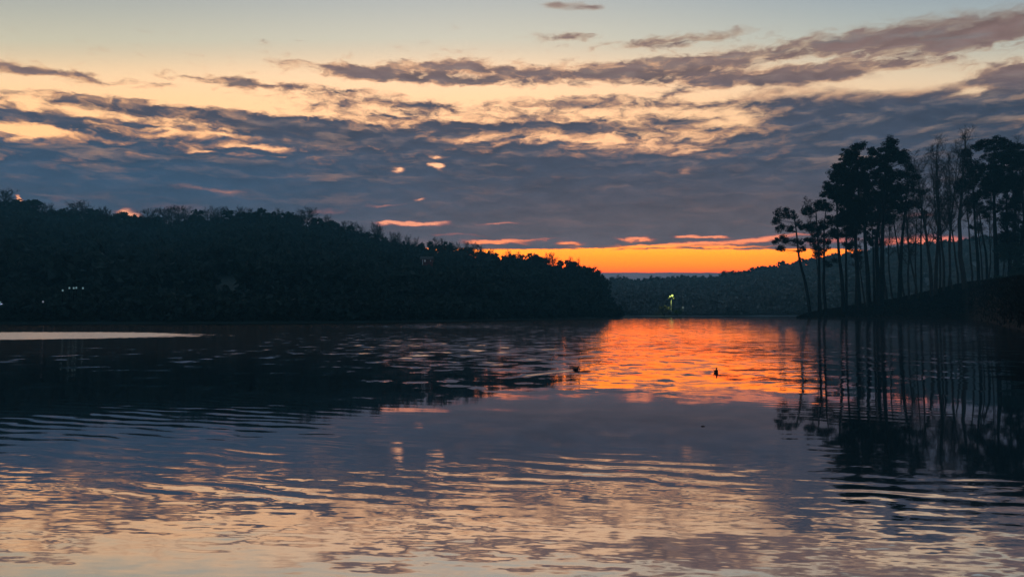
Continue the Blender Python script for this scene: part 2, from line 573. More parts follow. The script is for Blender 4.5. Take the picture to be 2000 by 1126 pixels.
def bank_profile(px):
    s = interp(BANK_SHORE, px)
    k = max(0.0, min(1.0, (px - 1555) / 60.0))
    c = s + 4 + 20 * k
    h = max(zrow(interp(BANK_TOP, px), c), 0.05) if px > 1558 else 0.03
    pts = [(s - 2, -0.9), (s, 0.02)]
    for t in (0.08, 0.25, 0.5, 0.75, 1.0):
        pts.append((s + (c - s) * t, 0.05 + (h - .05) * (t ** 0.9)))
    pts += [(c + 6, h * 1.0), (c + 18, h * .9), (c + 30 + 10 * k, h * .5), (c + 45 + 12 * k, -.9)]
    return pts


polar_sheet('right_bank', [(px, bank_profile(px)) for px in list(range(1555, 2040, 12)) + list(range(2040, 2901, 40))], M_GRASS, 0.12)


def bank_z(px, d):
    return surf(bank_profile, px, d)


# rough grass on the bank
blades = []
rg = np.random.default_rng(5)
n = 26000
pxs = 1556 + (rg.random(n) ** 0.9) * 520
v = np.zeros((n * 3, 3)); k = 0
for i in range(n):
    px = pxs[i]
    pts = bank_profile(px)
    s, c = pts[1][0], pts[6][0]
    d = s + (c - s) * (rg.random() ** 0.7) * 1.12
    z = float(np.interp(d, [p[0] for p in pts], [p[1] for p in pts]))
    x = (px - 1000) / F / math.cos(PITCH) * d
    h = (0.35 + 0.55 * rg.random() ** 2) * (1.0 if px < 1900 else 0.8)
    a = rg.random() * 6.28
    w = 0.10 + .08 * rg.random()
    v[k] = (x - w * math.cos(a), d - w * math.sin(a), z - .15)
    v[k + 1] = (x + w * math.cos(a), d + w * math.sin(a), z - .15)
    v[k + 2] = (x + rg.normal() * .2, d + rg.normal() * .2, z + h)
    k += 3
tag(link('rough_grass', mesh_np('rough_grass', v, np.arange(3 * n).reshape(-1, 3), M_GRASS)), 'rough dark grass covering the sloping right bank', 'grass', kind='stuff')

# ------------------------------------------------------------------ woods that read as one mass on the hills
rg = np.random.default_rng(21)


def canopy_proto(h, r, count, per, leaf, rgg):
    """small tree of leaf sprays: clusters spread over an uneven crown"""
    c = rgg.normal(size=(count, 3))
    c /= np.linalg.norm(c, axis=1, keepdims=True)
    c *= (0.35 + .65 * rgg.random((count, 1)))
    cen = c * np.array([r * .8, r * .8, h * .42]) + np.array([0, 0, h * .52])
    rad = r * (.28 + .25 * rgg.random(count))
    return leaves(cen, rad, per, leaf, rgg)


def scatter_mass(name, spots, protos, mat, label):
    parts_v, parts_f, off = [], [], 0
    for (x, y, z, s, kx) in spots:
        pv, pf = protos[kx % len(protos)]
        a = rg.random() * 6.28
        ca, sa = math.cos(a), math.sin(a)
        q_ = np.empty_like(pv)
        q_[:, 0] = (pv[:, 0] * ca - pv[:, 1] * sa) * s + x
        q_[:, 1] = (pv[:, 0] * sa + pv[:, 1] * ca) * s + y
        q_[:, 2] = pv[:, 2] * s * (0.8 + .5 * rg.random()) + z
        parts_v.append(q_); parts_f.append(pf + off); off += len(q_)
    me = mesh_np(name, np.concatenate(parts_v), np.concatenate(parts_f), mat)
    return tag(link(name, me), label, 'woods', kind='stuff')


protos = [canopy_proto(6.5, 3.0, 14, 14, .85, rg) for _ in range(5)]
small = [canopy_proto(4.0, 2.0, 13, 14, .52, rg) for _ in range(4)]
spots = []
for i in range(2600):
    px = -450 + rg.random() * 1680
    pts = left_profile(px)
    s, c = pts[1][0], crest_d(px)
    t = rg.random()
    d = s + 3 + (c - s - 2) * t ** 0.9
    z = float(np.interp(d, [p[0] for p in pts], [p[1] for p in pts]))
    if px > 1218:
        continue
    if px > 1160:
        d = s + 2 + (c - s) * t
    x = (px - 1000) / F * d
    sc = (0.55 if t < .1 else 1.0) * (0.75 + .5 * rg.random()) * interp([(0, 1), (900, .9), (1150, .7), (1200, .35), (1220, .25)], px)
    if zrow(interp(LEFT_TOP, px), d) < z + 6 * sc and t < .85:
        sc *= .6
    spots.append((x, d, z - .4, sc, int(rg.integers(9))))
# a close row along the water keeps the shore dark
for i in range(260):
    px = -450 + i * 6.4 + rg.normal() * 2
    s = left_profile(px)[1][0]
    if px < 1215:
        spots.append(((px - 1000) / F * (s + 2.5), s + 2.5 + rg.random() * 2, 0.0, .42 + .3 * rg.random(), int(rg.integers(9))))
scatter_mass('left_hill_woods', spots, protos, M_WOODS, 'dark wooded slope of the near left hill down to the water')
spots = []
for i in range(3600):
    px = 1080 + rg.random() * 1250
    pts = far_profile(px)
    s = pts[1][0]
    t = rg.random()
    d = s + 3 + (600 - s) * t
    z = float(np.interp(d, [p[0] for p in pts], [p[1] for p in pts]))
    sc = .8 + .7 * rg.random()
    spots.append(((px - 1000) / F * d, d, z - .4, sc, int(rg.integers(8))))
for i in range(420):
    px = 1080 + i * 3 + rg.normal() * 1
    s = far_profile(px)[1][0]
    spots.append(((px - 1000) / F * (s + 3), s + 3 + rg.random() * 3, 0.0, .5 + .45 * rg.random(), int(rg.integers(8))))
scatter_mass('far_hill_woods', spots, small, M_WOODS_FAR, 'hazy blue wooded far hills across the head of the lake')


# ------------------------------------------------------------------ bare trees
def bare_segments(h, spread, rg, r0=0.18, up=0.75, lean=(0, 0), first=0.35, nb=11, sub=4, tw=4, twig_r=0.02, fine=True):
    """trunk (list) and branches (list) as tube segments from the ground at the origin"""
    trunk, br = [], []
    p = np.zeros(3)
    n = 9
    pts, rad = [p.copy()], [r0]
    wob = np.zeros(2)
    for i in range(n):
        wob = wob * .6 + rg.normal(size=2) * .018 * h / n * 3
        p = p + np.array([lean[0] / n + wob[0], lean[1] / n + wob[1], h / n])
        pts.append(p.copy()); rad.append(r0 * (1 - .86 * ((i + 1) / n) ** 1.1))
    for i in range(n):
        trunk.append((*pts[i], *pts[i + 1], rad[i], rad[i + 1]))
    pts = np.array(pts)

    def grow(p, d, L, r, nseg, curve, out):
        q = [p]
        for i in range(nseg):
            d = d + rg.normal(size=3) * .16 + np.array([0, 0, curve])
            d /= np.linalg.norm(d)
            p2 = p + d * L / nseg
            ra, rb = r * (1 - .75 * i / nseg), r * (1 - .75 * (i + 1) / nseg)
            out.append((*p, *p2, ra, rb))
            p = p2
            q.append(p)
        return q, d

    for b in range(nb):
        t = first + (1 - first) * (b + rg.random() * .8) / nb
        ft = min(t, .99) * n
        i = int(ft)
        base = pts[i] + (pts[i + 1] - pts[i]) * (ft - i)
        a = b * 2.4 + rg.random()
        el_ = up * (0.85 + .3 * rg.random())
        d = np.array([math.cos(a) * math.cos(el_), math.sin(a) * math.cos(el_), math.sin(el_)])
        L = spread * (1.15 - .55 * (t - first) / (1 - first)) * (.75 + .5 * rg.random())
        rb = max(r0 * (1 - .8 * t) * .5, twig_r * 1.8)
        q, _ = grow(base, d, L, rb, 5, .05, br)
        for s in range(sub):
            j = 1 + int(rg.integers(4))
            dd = d + rg.normal(size=3) * .65 + np.array([0, 0, .25]); dd /= np.linalg.norm(dd)
            q2, _ = grow(q[j], dd, L * .5 * (.6 + .6 * rg.random()), rb * .5, 3, .06, br)
            for t2 in range(tw):
                dd2 = dd + rg.normal(size=3) * .7 + np.array([0, 0, .2]); dd2 /= np.linalg.norm(dd2)
                q3, _ = grow(q2[int(rg.integers(1, 4))], dd2, L * .26 * (.6 + .7 * rg.random()), max(rb * .26, twig_r), 2, .05, br)
                if fine:
                    for t3 in range(2):
                        d3 = dd2 + rg.normal(size=3) * .7; d3 /= np.linalg.norm(d3)
                        grow(q3[int(rg.integers(1, 3))], d3, L * .15, twig_r * .8, 1, .0, br)
    return trunk, br


rg = np.random.default_rng(77)
BARE = []
for i in range(6):
    h = 7.0
    tr, br = bare_segments(h, 2.6 + .8 * rg.random(), rg, r0=.16, up=.85, first=.28, nb=15, sub=5, tw=4, twig_r=.040, fine=True)
    BARE.append((mesh_np('bare_trunk', *tubes(tr, 5), M_TWIG), mesh_np('bare_branches', *tubes(br, 3), M_TWIG)))
ROUND = []
for i in range(7):
    h, r = 6.5 + rg.random() * 1.5, 2.2 + rg.random() * .9
    cr = canopy_proto(h, r, 26, 26, .42, rg)
    me_c = mesh_np('round_crown', *cr, M_LEAF)
    me_t = mesh_np('round_trunk', *tubes([(0, 0, -.5, 0, 0, h * .6, .16, .08)], 5), M_BARK)
    ROUND.append((me_t, me_c))


_tops = {}


def top_of(me):
    if me.name not in _tops:
        a = np.empty(len(me.vertices) * 3, np.float32)
        me.vertices.foreach_get('co', a)
        _tops[me.name] = float(a[2::3].max())
    return _tops[me.name]


def place_tree(name, kinds, px, py_top, d, zb, label, group, width=1.0):
    """stands on the hill at zb with its top in line with row py_top"""
    top = at(px, py_top, d)
    h = max(top.z - zb, 1.5)
    me_t, me_c = kinds[int(rg.integers(len(kinds)))]
    s = h / top_of(me_c)
    root = empty(name, (top.x, d, zb), label, 'tree', group)
    sx = s * width * (.9 + .2 * rg.random())
    a = rg.random() * 6.28
    for nm, me in (('trunk', me_t), ('crown', me_c)):
        link(nm, me, root, rot=(0, 0, a), scale=(sx, sx, s))
    return root


# skyline of the left hill: evergreens with rounded crowns and bare trees between them
def crest_spot(px):
    d = crest_d(px) - 2 - 6 * rg.random()
    return d, surf(left_profile, px, d)


STRETCH = [(-200, 110, 'on the skyline at the left edge'), (110, 330, 'on the skyline left of the pink gap'), (330, 560, 'on the long level top of the left hill'),
           (560, 760, 'on the skyline where the left hill starts falling'), (760, 960, 'on the skyline of the left hill\'s falling shoulder'), (960, 1240, 'against the orange glow at the left hill\'s end')]


def stretch(px):
    for a, b, t in STRETCH:
        if a <= px < b:
            return t


ORD = 'first second third fourth fifth sixth seventh eighth ninth tenth eleventh twelfth thirteenth fourteenth fifteenth sixteenth seventeenth eighteenth nineteenth twentieth'.split()
_count = {}


def nth(kind, px):
    k_ = (kind, stretch(px))
    _count[k_] = _count.get(k_, 0) + 1
    return ORD[_count[k_] - 1] + ' from the left'


evers = [(-60, 388, 14), (-25, 390, 12), (5, 391, 12), (22, 397, 10), (45, 389, 14), (55, 388, 14), (70, 402, 10), (88, 414, 9), (103, 408, 10), (118, 411, 9), (134, 406, 12), (158, 414, 10), (176, 418, 9),
         (190, 406, 12), (215, 420, 9), (228, 414, 8), (246, 413, 12), (262, 417, 9), (276, 420, 12), (286, 424, 9), (308, 420, 9), (318, 432, 10), (345, 428, 10), (365, 427, 9), (384, 408, 9), (398, 426, 9),
         (415, 424, 9), (432, 420, 10), (448, 408, 12), (466, 414, 9), (480, 411, 11), (503, 405, 10), (520, 414, 10), (536, 412, 11), (552, 414, 10), (566, 412, 10), (578, 420, 9), (612, 424, 9), (630, 424, 10),
         (648, 428, 10), (664, 434, 9), (680, 440, 9), (697, 446, 9), (715, 452, 9), (733, 456, 8), (752, 461, 8), (770, 464, 9), (788, 469, 9), (806, 474, 8), (822, 473, 9), (840, 470, 10), (858, 476, 8), (871, 470, 9),
         (886, 482, 8), (903, 484, 8), (918, 480, 9), (937, 490, 8), (953, 494, 8), (968, 492, 8), (985, 498, 8), (1002, 500, 9), (1022, 495, 9), (1036, 493, 12), (1050, 496, 11), (1063, 500, 9), (1080, 518, 8), (1095, 506, 10),
         (1108, 506, 10), (1122, 509, 11), (1134, 516, 8), (1146, 520, 8), (1157, 518, 9), (1168, 526, 8), (1177, 534, 7), (1186, 543, 6)]
for px, py, w in sorted(evers):
    d, z = crest_spot(px)
    z = min(z, zrow(py, d) - 3.2)
    place_tree('evergreen_tree', ROUND, px, py, d, z, 'dark evergreen, ' + nth('e', px) + ', ' + stretch(px), 'evergreens along the left hill skyline ' + stretch(px), width=max(.75, w * 1.6 / 14))
bares = [(-40, 372, 1.1), (8, 370, 1.6), (84, 396, 1.0), (98, 398, .9), (150, 392, 1.5), (165, 398, 1.0), (202, 404, .9), (212, 407, .9), (232, 413, .7), (290, 407, 1.0), (302, 406, 1.0), (322, 406, 1.2), (336, 402, 1.3), (352, 402, 1.3),
         (366, 404, 1.1), (405, 408, 1.0), (420, 402, 1.2), (434, 403, 1.1), (470, 404, 1.1), (488, 406, 1.0), (512, 410, .9), (545, 408, .9), (600, 405, 1.7), (590, 412, 1.0), (640, 420, .9), (673, 432, 1.0), (690, 434, .9), (704, 438, .9),
         (733, 434, .9), (741, 440, .9), (766, 452, .8), (776, 454, .8), (797, 460, .7), (812, 464, .7), (852, 464, .8), (864, 466, .6), (884, 474, .7), (895, 474, .8), (910, 472, .8), (926, 474, .9), (938, 478, .9), (960, 487, .7),
         (992, 490, .8), (1012, 491, .7), (1072, 494, 1.0), (1082, 496, 1.0), (1115, 502, .6), (1128, 505, .6)]
for px, py, w in sorted(bares):
    py -= 4
    d, z = crest_spot(px)
    z = min(z, zrow(py, d) - 6.5)
    lab = 'leafless tree, ' + nth('b', px) + ', ' + stretch(px)
    grp = 'bare trees along the left hill skyline ' + stretch(px)
    if px == 600:
        lab = 'broad fan-shaped leafless tree standing alone where the left hill starts to fall'
        z = min(z, zrow(py, d) - 8)
    if px == 8:
        lab = 'tall leafless tree at the far left edge of the skyline'
    if px == 150:
        lab = 'tallest leafless tree above the dip in the left skyline'
    place_tree('bare_tree', BARE, px, py, d, z, lab, grp, width=w * .85)

# crest of the far hill: trees a few pixels high that read as one fringe
spots = []
for px in np.arange(1180, 2500, 6.0):
    px = float(px + rg.normal() * 2)
    d = 592 + rg.random() * 6
    spots.append(((px - 1000) / F * d, d, surf(far_profile, px, d) - .5, (.95 + .5 * rg.random()) * (1.2 if rg.random() < .3 else 1), int(rg.integers(9))))
scatter_mass('far_skyline_trees', spots, small, M_WOODS, 'uneven fringe of small trees along the far hill skyline')
for px, py, w in ((1209, 534, 1.0), (1287, 538, .9), (1411, 527, .9), (1417, 526, 1.0), (1424, 528, .9), (1429, 528, .8)):
    d = 590.0
    z = surf(far_profile, px, d) - 1
    lab = {1209: 'tiny leafless tree alone on the far skyline just right of the left hill', 1287: 'tiny leafless tree on the far skyline left of the yellow lamp'}.get(px, {1411: 'leftmost', 1417: 'second from left', 1424: 'third from left', 1429: 'rightmost'}.get(px, '') + ' tiny leafless tree of the far skyline clump')
    place_tree('bare_tree', BARE, px, py, d, z, lab, 'leafless trees on the far skyline', width=w)


# ------------------------------------------------------------------ tall pines and bare trees on the right bank
def smooth_path(pts, n):
    pts = np.array(pts, float)
    t = np.linspace(0, len(pts) - 1, n)
    i = np.clip(t.astype(int), 0, len(pts) - 2)
    f = (t - i)[:, None]
    p0, p1 = pts[np.maximum(i - 1, 0)], pts[i]
    p2, p3 = pts[i + 1], pts[np.minimum(i + 2, len(pts) - 1)]
    return .5 * (2 * p1 + (p2 - p0) * f + (2 * p0 - 5 * p1 + 4 * p2 - p3) * f ** 2 + (3 * p1 - p0 - 3 * p2 + p3) * f ** 3)


PXM = None


def tall_pine(label, base, path, crowns, d, r=0.32, density=1.0, seed=0, group='tall pines on the right bank'):
    """base, path and crowns are sizes and places of the tree at depth d; the depth of limbs and clusters is free"""
    rgp = np.random.default_rng(seed)
    m = d / F
    bz = min(bank_z(base[0], d), at(base[0], base[1], d).z)
    b = Vector((at(base[0], base[1], d).x, d, bz - .3))
    root = empty('pine_tree', b, label, 'tree', group)
    pts = [(0, 0, 0)]
    for k_, (px, py) in enumerate(path):
        w = at(px, py, d)
        pts.append((w.x - b.x, rgp.normal() * .35, w.z - b.z))
    P = smooth_path(pts, 22)
    r = r * 1.65
    n = len(P) - 1
    segs = []
    for i in range(n):
        ra = r * (1 - .82 * (i / n) ** 1.15) * (1.35 if i == 0 else 1)
        rb = r * (1 - .82 * ((i + 1) / n) ** 1.15)
        segs.append((*P[i], *P[i + 1], ra, rb))
    cen, rad, lim = [], [], []
    for (px, py, rx, ry) in crowns:
        w = at(px, py, d)
        c = np.array([w.x - b.x, rgp.normal() * rx * m * .5, w.z - b.z])
        nn = max(5, int(rx * ry / 12.0 * density))
        for _ in range(nn):
            v_ = rgp.normal(size=3); v_ /= np.linalg.norm(v_)
            v_ *= rgp.random() ** .45
            q_ = c + v_ * np.array([rx * m * 1.08, rx * m * 1.08, ry * m * 1.05])
            cen.append(q_); rad.append(.5 + .8 * rgp.random())
            # limb from the trunk a little below the cluster
            zt = q_[2] - (0.4 + 1.2 * rgp.random())
            i = int(np.argmin(np.abs(P[:, 2] - zt)))
            a0 = P[i]
            mid = (a0 + q_) / 2 + np.array([0, 0, -.25]) + rgp.normal(size=3) * .2
            rr = .035 + .02 * rgp.random()
            lim.append((*a0, *mid, rr * 1.6, rr)); lim.append((*mid, *q_, rr, rr * .5))
            for _k in range(2):
                e_ = q_ + rgp.normal(size=3) * .7
                lim.append((*q_, *e_, rr * .5, .012))
    # a few dead stubs on the bare trunk
    for _ in range(7):
        i = int(rgp.integers(6, 15))
        e_ = P[i] + np.array([rgp.normal() * .9, rgp.normal() * .9, .1 + rgp.random() * .5])
        lim.append((*P[i], *e_, .035, .012))
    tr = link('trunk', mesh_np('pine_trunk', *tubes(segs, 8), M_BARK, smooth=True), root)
    tag(link('branches', mesh_np('pine_branches', *tubes(lim, 3), M_BARK), root), kind='stuff')
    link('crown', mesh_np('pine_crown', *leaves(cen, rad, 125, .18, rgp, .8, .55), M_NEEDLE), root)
    return root


C_A = [(1530, 414, 12, 10), (1547, 419, 9, 7), (1523, 445, 10, 6), (1519, 467, 11, 8), (1533, 467, 9, 7), (1523, 485, 8, 5), (1558, 474, 10, 7), (1566, 486, 8, 5), (1515, 430, 6, 5), (1541, 447, 7, 5)]
tall_pine('thin pine leaning left at the tip of the bank, leftmost of the row', (1583, 614), [(1575, 560), (1562, 505), (1556, 455), (1549, 415)], C_A, 212, .30, 1.0, 1)
C_B = [(1576, 411, 13, 10), (1592, 402, 14, 11), (1569, 439, 12, 8), (1587, 441, 14, 10), (1583, 465, 11, 8), (1593, 482, 13, 8), (1597, 497, 9, 5)]
tall_pine('slender upright pine second from the tip of the bank', (1601, 611), [(1600, 560), (1599, 505), (1596, 450), (1590, 398)], C_B, 214, .32, 1.0, 2)
C_C = [(1611, 404, 14, 12), (1604, 453, 15, 14), (1615, 471, 14, 10), (1622, 436, 16, 14), (1608, 488, 10, 6), (1622, 512, 10, 7)]
tall_pine('slender pine third from the tip, its foot bending right', (1614, 609), [(1611, 560), (1607, 510), (1610, 450), (1614, 396)], C_C, 215, .30, 1.0, 3)
C_D = [(1636, 384, 18, 18), (1622, 363, 12, 11), (1618, 378, 14, 12), (1646, 430, 16, 16), (1638, 455, 14, 10), (1628, 342, 12, 9), (1640, 324, 12, 9)]
tall_pine('pine whose trunk leans slightly left under the low side of the big crown', (1647, 604), [(1644, 550), (1638, 490), (1637, 430), (1634, 330)], C_D, 217, .38, 1.6, 4)
C_E = [(1660, 400, 20, 18), (1656, 428, 18, 16), (1652, 455, 14, 14), (1652, 480, 10, 6)]
tall_pine('thinner pine close beside the slightly left-leaning trunk', (1653, 602), [(1652, 550), (1651, 490), (1655, 440), (1660, 385)], C_E, 219, .27, 1.4, 5)
C_F = [(1668, 300, 20, 18), (1655, 312, 14, 12), (1645, 330, 12, 12), (1650, 350, 22, 20), (1674, 340, 24, 24), (1660, 372, 28, 22), (1680, 286, 14, 8), (1672, 400, 24, 20), (1668, 430, 18, 16)]
tall_pine('full-crowned pine, left one of the two highest crowns', (1679, 599), [(1676, 540), (1673, 470), (1674, 390), (1672, 284)], C_F, 220, .42, 1.35, 6)
C_G = [(1690, 320, 16, 14), (1690, 352, 18, 18), (1684, 384, 20, 18), (1688, 414, 18, 16), (1684, 440, 16, 10)]
tall_pine('straight pine just right of the left highest crown', (1697, 597), [(1695, 540), (1690, 470), (1688, 390), (1690, 306)], C_G, 222, .45, 1.5, 7)
C_H = [(1732, 281, 14, 10), (1747, 288, 11, 10), (1710, 292, 11, 9), (1729, 309, 28, 18), (1753, 312, 15, 13), (1725, 338, 30, 22), (1755, 343, 18, 15), (1712, 312, 12, 14), (1735, 366, 28, 20)]
tall_pine('tallest pine on the bank with a rounded double top', (1722, 594), [(1721, 540), (1722, 470), (1725, 380), (1732, 273)], C_H, 222, .50, 1.35, 8)
C_I = [(1743, 388, 26, 18), (1714, 396, 16, 14), (1726, 412, 28, 14), (1757, 400, 18, 16), (1740, 428, 16, 10), (1760, 372, 14, 14)]
tall_pine('thick-trunked pine behind the tallest one, its crown filling the middle', (1717, 594), [(1714, 540), (1712, 470), (1722, 410), (1738, 360)], C_I, 225, .50, 1.35, 9)
C_J = [(1775, 322, 8, 12), (1780, 347, 12, 14), (1772, 372, 12, 14), (1776, 400, 10, 10)]
tall_pine('narrow pine right of the tallest crown, before the gap of bare trees', (1757, 588), [(1757, 530), (1761, 470), (1768, 400), (1775, 312)], C_J, 226, .42, 1.3, 10)
C_K = [(1915, 284, 17, 11), (1940, 280, 22, 9), (1966, 287, 15, 10), (1944, 308, 34, 18), (1926, 338, 26, 20), (1958, 340, 26, 22), (1940, 366, 28, 14)]
tall_pine('dark flat-domed pine, the highest crown near the right edge', (1947, 556), [(1946, 510), (1945, 440), (1943, 370), (1941, 280)], C_K, 228, .48, 1.6, 11)
C_L = [(1896, 298, 12, 10), (1898, 324, 16, 14), (1898, 356, 18, 14), (1876, 362, 12, 12), (1910, 384, 16, 10)]
tall_pine('smaller pine filling the left side of the flat-domed crown', (1912, 560), [(1910, 510), (1906, 440), (1902, 370), (1897, 296)], C_L, 226, .32, 1.4, 12)
C_M = [(1994, 311, 12, 18), (1998, 345, 14, 16), (1992, 385, 14, 16), (1982, 420, 14, 12), (1990, 445, 18, 12), (1974, 462, 16, 11), (2010, 330, 16, 22)]
tall_pine('dark pine cut by the right edge of the picture', (1992, 552), [(1993, 510), (1996, 440), (1998, 370), (2000, 300)], C_M, 222, .42, 1.35, 13)
C_O = [(1960, 372, 20, 16), (1975, 400, 18, 16), (1968, 430, 18, 14), (1950, 400, 14, 14)]
tall_pine('pine with a low crown between the flat-domed pine and the right edge', (1972, 556), [(1970, 510), (1966, 450), (1966, 410), (1968, 362)], C_O, 227, .34, 1.0, 15)
C_P = [(1905, 400, 16, 14), (1922, 415, 14, 12), (1893, 388, 12, 10), (1912, 440, 12, 8)]
tall_pine('short dark pine low under the left of the flat-domed crown', (1928, 558), [(1926, 510), (1920, 460), (1910, 388)], C_P, 233, .28, 1.0, 16)
C_Q = [(1700, 430, 16, 14), (1706, 455, 14, 12), (1694, 470, 12, 10), (1712, 478, 10, 8)]
tall_pine('lower pine filling the gap under the two highest crowns', (1709, 597), [(1708, 540), (1706, 490), (1702, 420)], C_Q, 233, .30, 1.0, 17)
C_R = [(1668, 452, 14, 12), (1664, 478, 14, 10), (1676, 496, 10, 8)]
tall_pine('short pine low behind the left highest crown', (1671, 600), [(1672, 560), (1670, 510), (1667, 445)], C_R, 235, .26, 1.0, 18)
C_S = [(1990, 290, 14, 12), (1978, 318, 14, 14), (1986, 360, 16, 16), (1974, 345, 12, 12)]
tall_pine('dark pine beside the edge pine, its crown touching the flat dome', (1983, 554), [(1984, 510), (1984, 440), (1985, 370), (1988, 280)], C_S, 230, .34, 1.3, 19)
C_T = [(1800, 372, 12, 14), (1792, 398, 12, 12), (1806, 420, 10, 10)]
tall_pine('slim pine half hidden among the bare trees of the gap', (1799, 578), [(1799, 530), (1800, 470), (1801, 420), (1799, 360)], C_T, 234, .24, .8, 20)
C_N = [(2030, 330, 22, 26), (2050, 380, 24, 26), (2030, 420, 22, 20)]
tall_pine('pine just beyond the right edge of the bank row', (2035, 552), [(2035, 500), (2036, 420), (2034, 310)], C_N, 226, .42, 1.0, 14)


def bank_bare(label, base, top, d, r, spread, seed, up=1.05, first=.35, nb=17, group='tall leafless trees on the right bank'):
    rgp = np.random.default_rng(seed)
    b = at(base[0], base[1], d)
    bz = min(bank_z(base[0], d), b.z) - .3
    r = r * 1.35
    t = at(top[0], top[1], d)
    tr, br = bare_segments(t.z - bz, spread * 1.15, rgp, r0=r, up=up, lean=(t.x - b.x, rgp.normal() * .8), first=first, nb=nb, sub=7, tw=6, twig_r=.034)
    root = empty('leafless_tree', (b.x, d, bz), label, 'tree', group)
    link('trunk', mesh_np('bare_trunk', *tubes(tr, 7), M_TWIG, smooth=True), root)
    tag(link('branches', mesh_np('bare_branches', *tubes(br, 3), M_TWIG), root), kind='stuff')


BB = [
    ('thin leafless tree crossing diagonally behind the left big pine', (1691, 598), (1662, 470), 228, .22, 2.2, .95, .5),
    ('leaning leafless trunk between the left crown and the tallest pine', (1745, 590), (1730, 400), 229, .24, 3.2, 1.0, .45),
    ('leafless tree forking low just left of the bare gap', (1775, 585), (1763, 420), 225, .26, 4.5, .9, .35),
    ('slim leafless tree curving left in the gap right of the tallest pine', (1793, 579), (1780, 330), 224, .22, 3.8, 1.1, .4),
    ('leafless tree with many limbs leaning left above the bright gap', (1820, 570), (1797, 306), 223, .40, 5.5, 1.05, .32),
    ('thick leafless tree spreading upwards beside the left-leaning one', (1827, 569), (1832, 292), 224, .42, 5.5, 1.1, .32),
    ('leafless tree just right of the spreading pair', (1843, 564), (1850, 285), 226, .30, 4.5, 1.15, .4),
    ('thin leafless trunk leaning left in the narrow blue gap', (1861, 560), (1838, 330), 225, .20, 3.0, 1.1, .5),
    ('tallest leafless tree with a thick trunk and wispy pointed top', (1885, 558), (1879, 262), 223, .55, 4.6, 1.1, .45),
    ('slim leafless trunk right of the thick wispy-topped one', (1899, 558), (1888, 330), 228, .24, 3.2, 1.15, .5),
    ('leafless trunk under the left side of the flat-domed pine', (1922, 558), (1910, 360), 230, .24, 3.0, 1.15, .5),
    ('leafless trunk in front of the flat-domed pine', (1933, 557), (1930, 370), 231, .22, 2.8, 1.15, .55),
    ('leafless trunk between the flat-domed pine and the edge pine', (1966, 556), (1960, 350), 229, .24, 3.2, 1.15, .5),
    ('leafless tree with twigs showing above the edge pine', (1979, 556), (1985, 280), 231, .28, 4.2, 1.15, .4),
    ('leafless tree behind the slender pines at the tip', (1606, 610), (1572, 392), 219, .13, 2.6, 1.0, .6),
    ('second thin leafless trunk in the blue gap beside the forked tree', (1768, 587), (1745, 330), 230, .24, 3.6, 1.1, .5),
    ('leafless trunk close behind the tallest pine', (1733, 592), (1716, 380), 231, .30, 3.0, 1.1, .5),
    ('thin leafless trunk between the edge pine and the low-crowned pine', (1952, 556), (1948, 400), 233, .20, 3.0, 1.15, .5),
    ('leafless tree with fine twigs behind the two highest crowns gap', (1787, 582), (1800, 330), 233, .20, 4.2, 1.1, .35),
    ('slender leafless tree on the right of the left-leaning limbs', (1835, 569), (1815, 300), 231, .24, 4.6, 1.1, .35),
    ('leafless tree with dense twigs left of the wispy-topped one', (1853, 563), (1862, 285), 230, .28, 5.0, 1.1, .35),
    ('leafless trunk half hidden by the wispy-topped tree', (1872, 560), (1866, 300), 232, .24, 4.0, 1.1, .4),
]
for i, (lab, b_, t_, d, r, sp, up, first) in enumerate(BB):
    bank_bare(lab, b_, t_, d, r, sp, 100 + i, up, first)


# dark evergreen shrubs under the pines at the right edge
def shrub(label, px, py, rx, ry, d, seed, mat=M_LEAF, per=60, leaf=.24, name='evergreen_shrub', group=None):
    rgp = np.random.default_rng(seed)
    m = d / F
    b = at(px, py, d)
    z0 = bank_z(px, d) if px > 1555 else 0.3
    root = empty(name, (b.x, d, z0), label, 'shrub', group)
    n = int(10 + rx * ry / 14)
    v_ = rgp.normal(size=(n, 3)); v_ /= np.linalg.norm(v_, axis=1, keepdims=True)
    v_ *= rgp.random((n, 1)) ** .4
    cz = b.z - z0
    cen = v_ * np.array([rx * m * .9, rx * m * .9, ry * m * .9]) + np.array([0, 0, cz])
    link('foliage', mesh_np('shrub_foliage', *leaves(cen, rx * m * (.22 + .15 * rgp.random(n)), per, leaf, rgp), mat), root)
    segs = []
    for k_ in range(5):
        e_ = cen[int(rgp.integers(n))]
        segs.append((0, 0, -.2, *(e_ * .5), .07, .05)); segs.append((*(e_ * .5), *e_, .05, .02))
    link('stem', mesh_np('shrub_stem', *tubes(segs, 5), M_BARK), root)


shrub('dark evergreen holly under the edge pine, upper one', 1984, 482, 20, 24, 224, 40)
shrub('dark evergreen holly left of the edge pine trunk, wider one', 1966, 490, 24, 22, 226, 41)
shrub('dark evergreen holly high beside the low-crowned pine', 1962, 462, 16, 14, 228, 46)
shrub('tall dark holly against the right edge', 1996, 505, 16, 30, 220, 47)
shrub('black bush at the right edge on the crest of the bank', 1990, 530, 20, 22, 190, 42)
shrub('low black bush on the bank crest below the flat-domed pine', 1950, 548, 22, 9, 215, 43)

# ------------------------------------------------------------------ bush lit by the yellow lamp, other shore plants
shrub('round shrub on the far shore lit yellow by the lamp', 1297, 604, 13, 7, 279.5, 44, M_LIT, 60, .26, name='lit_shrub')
shrub('low dim shrub right of the yellow lamp pole', 1323, 607, 12, 5, 284, 45, M_LEAF, 40, .3, name='shore_shrub')


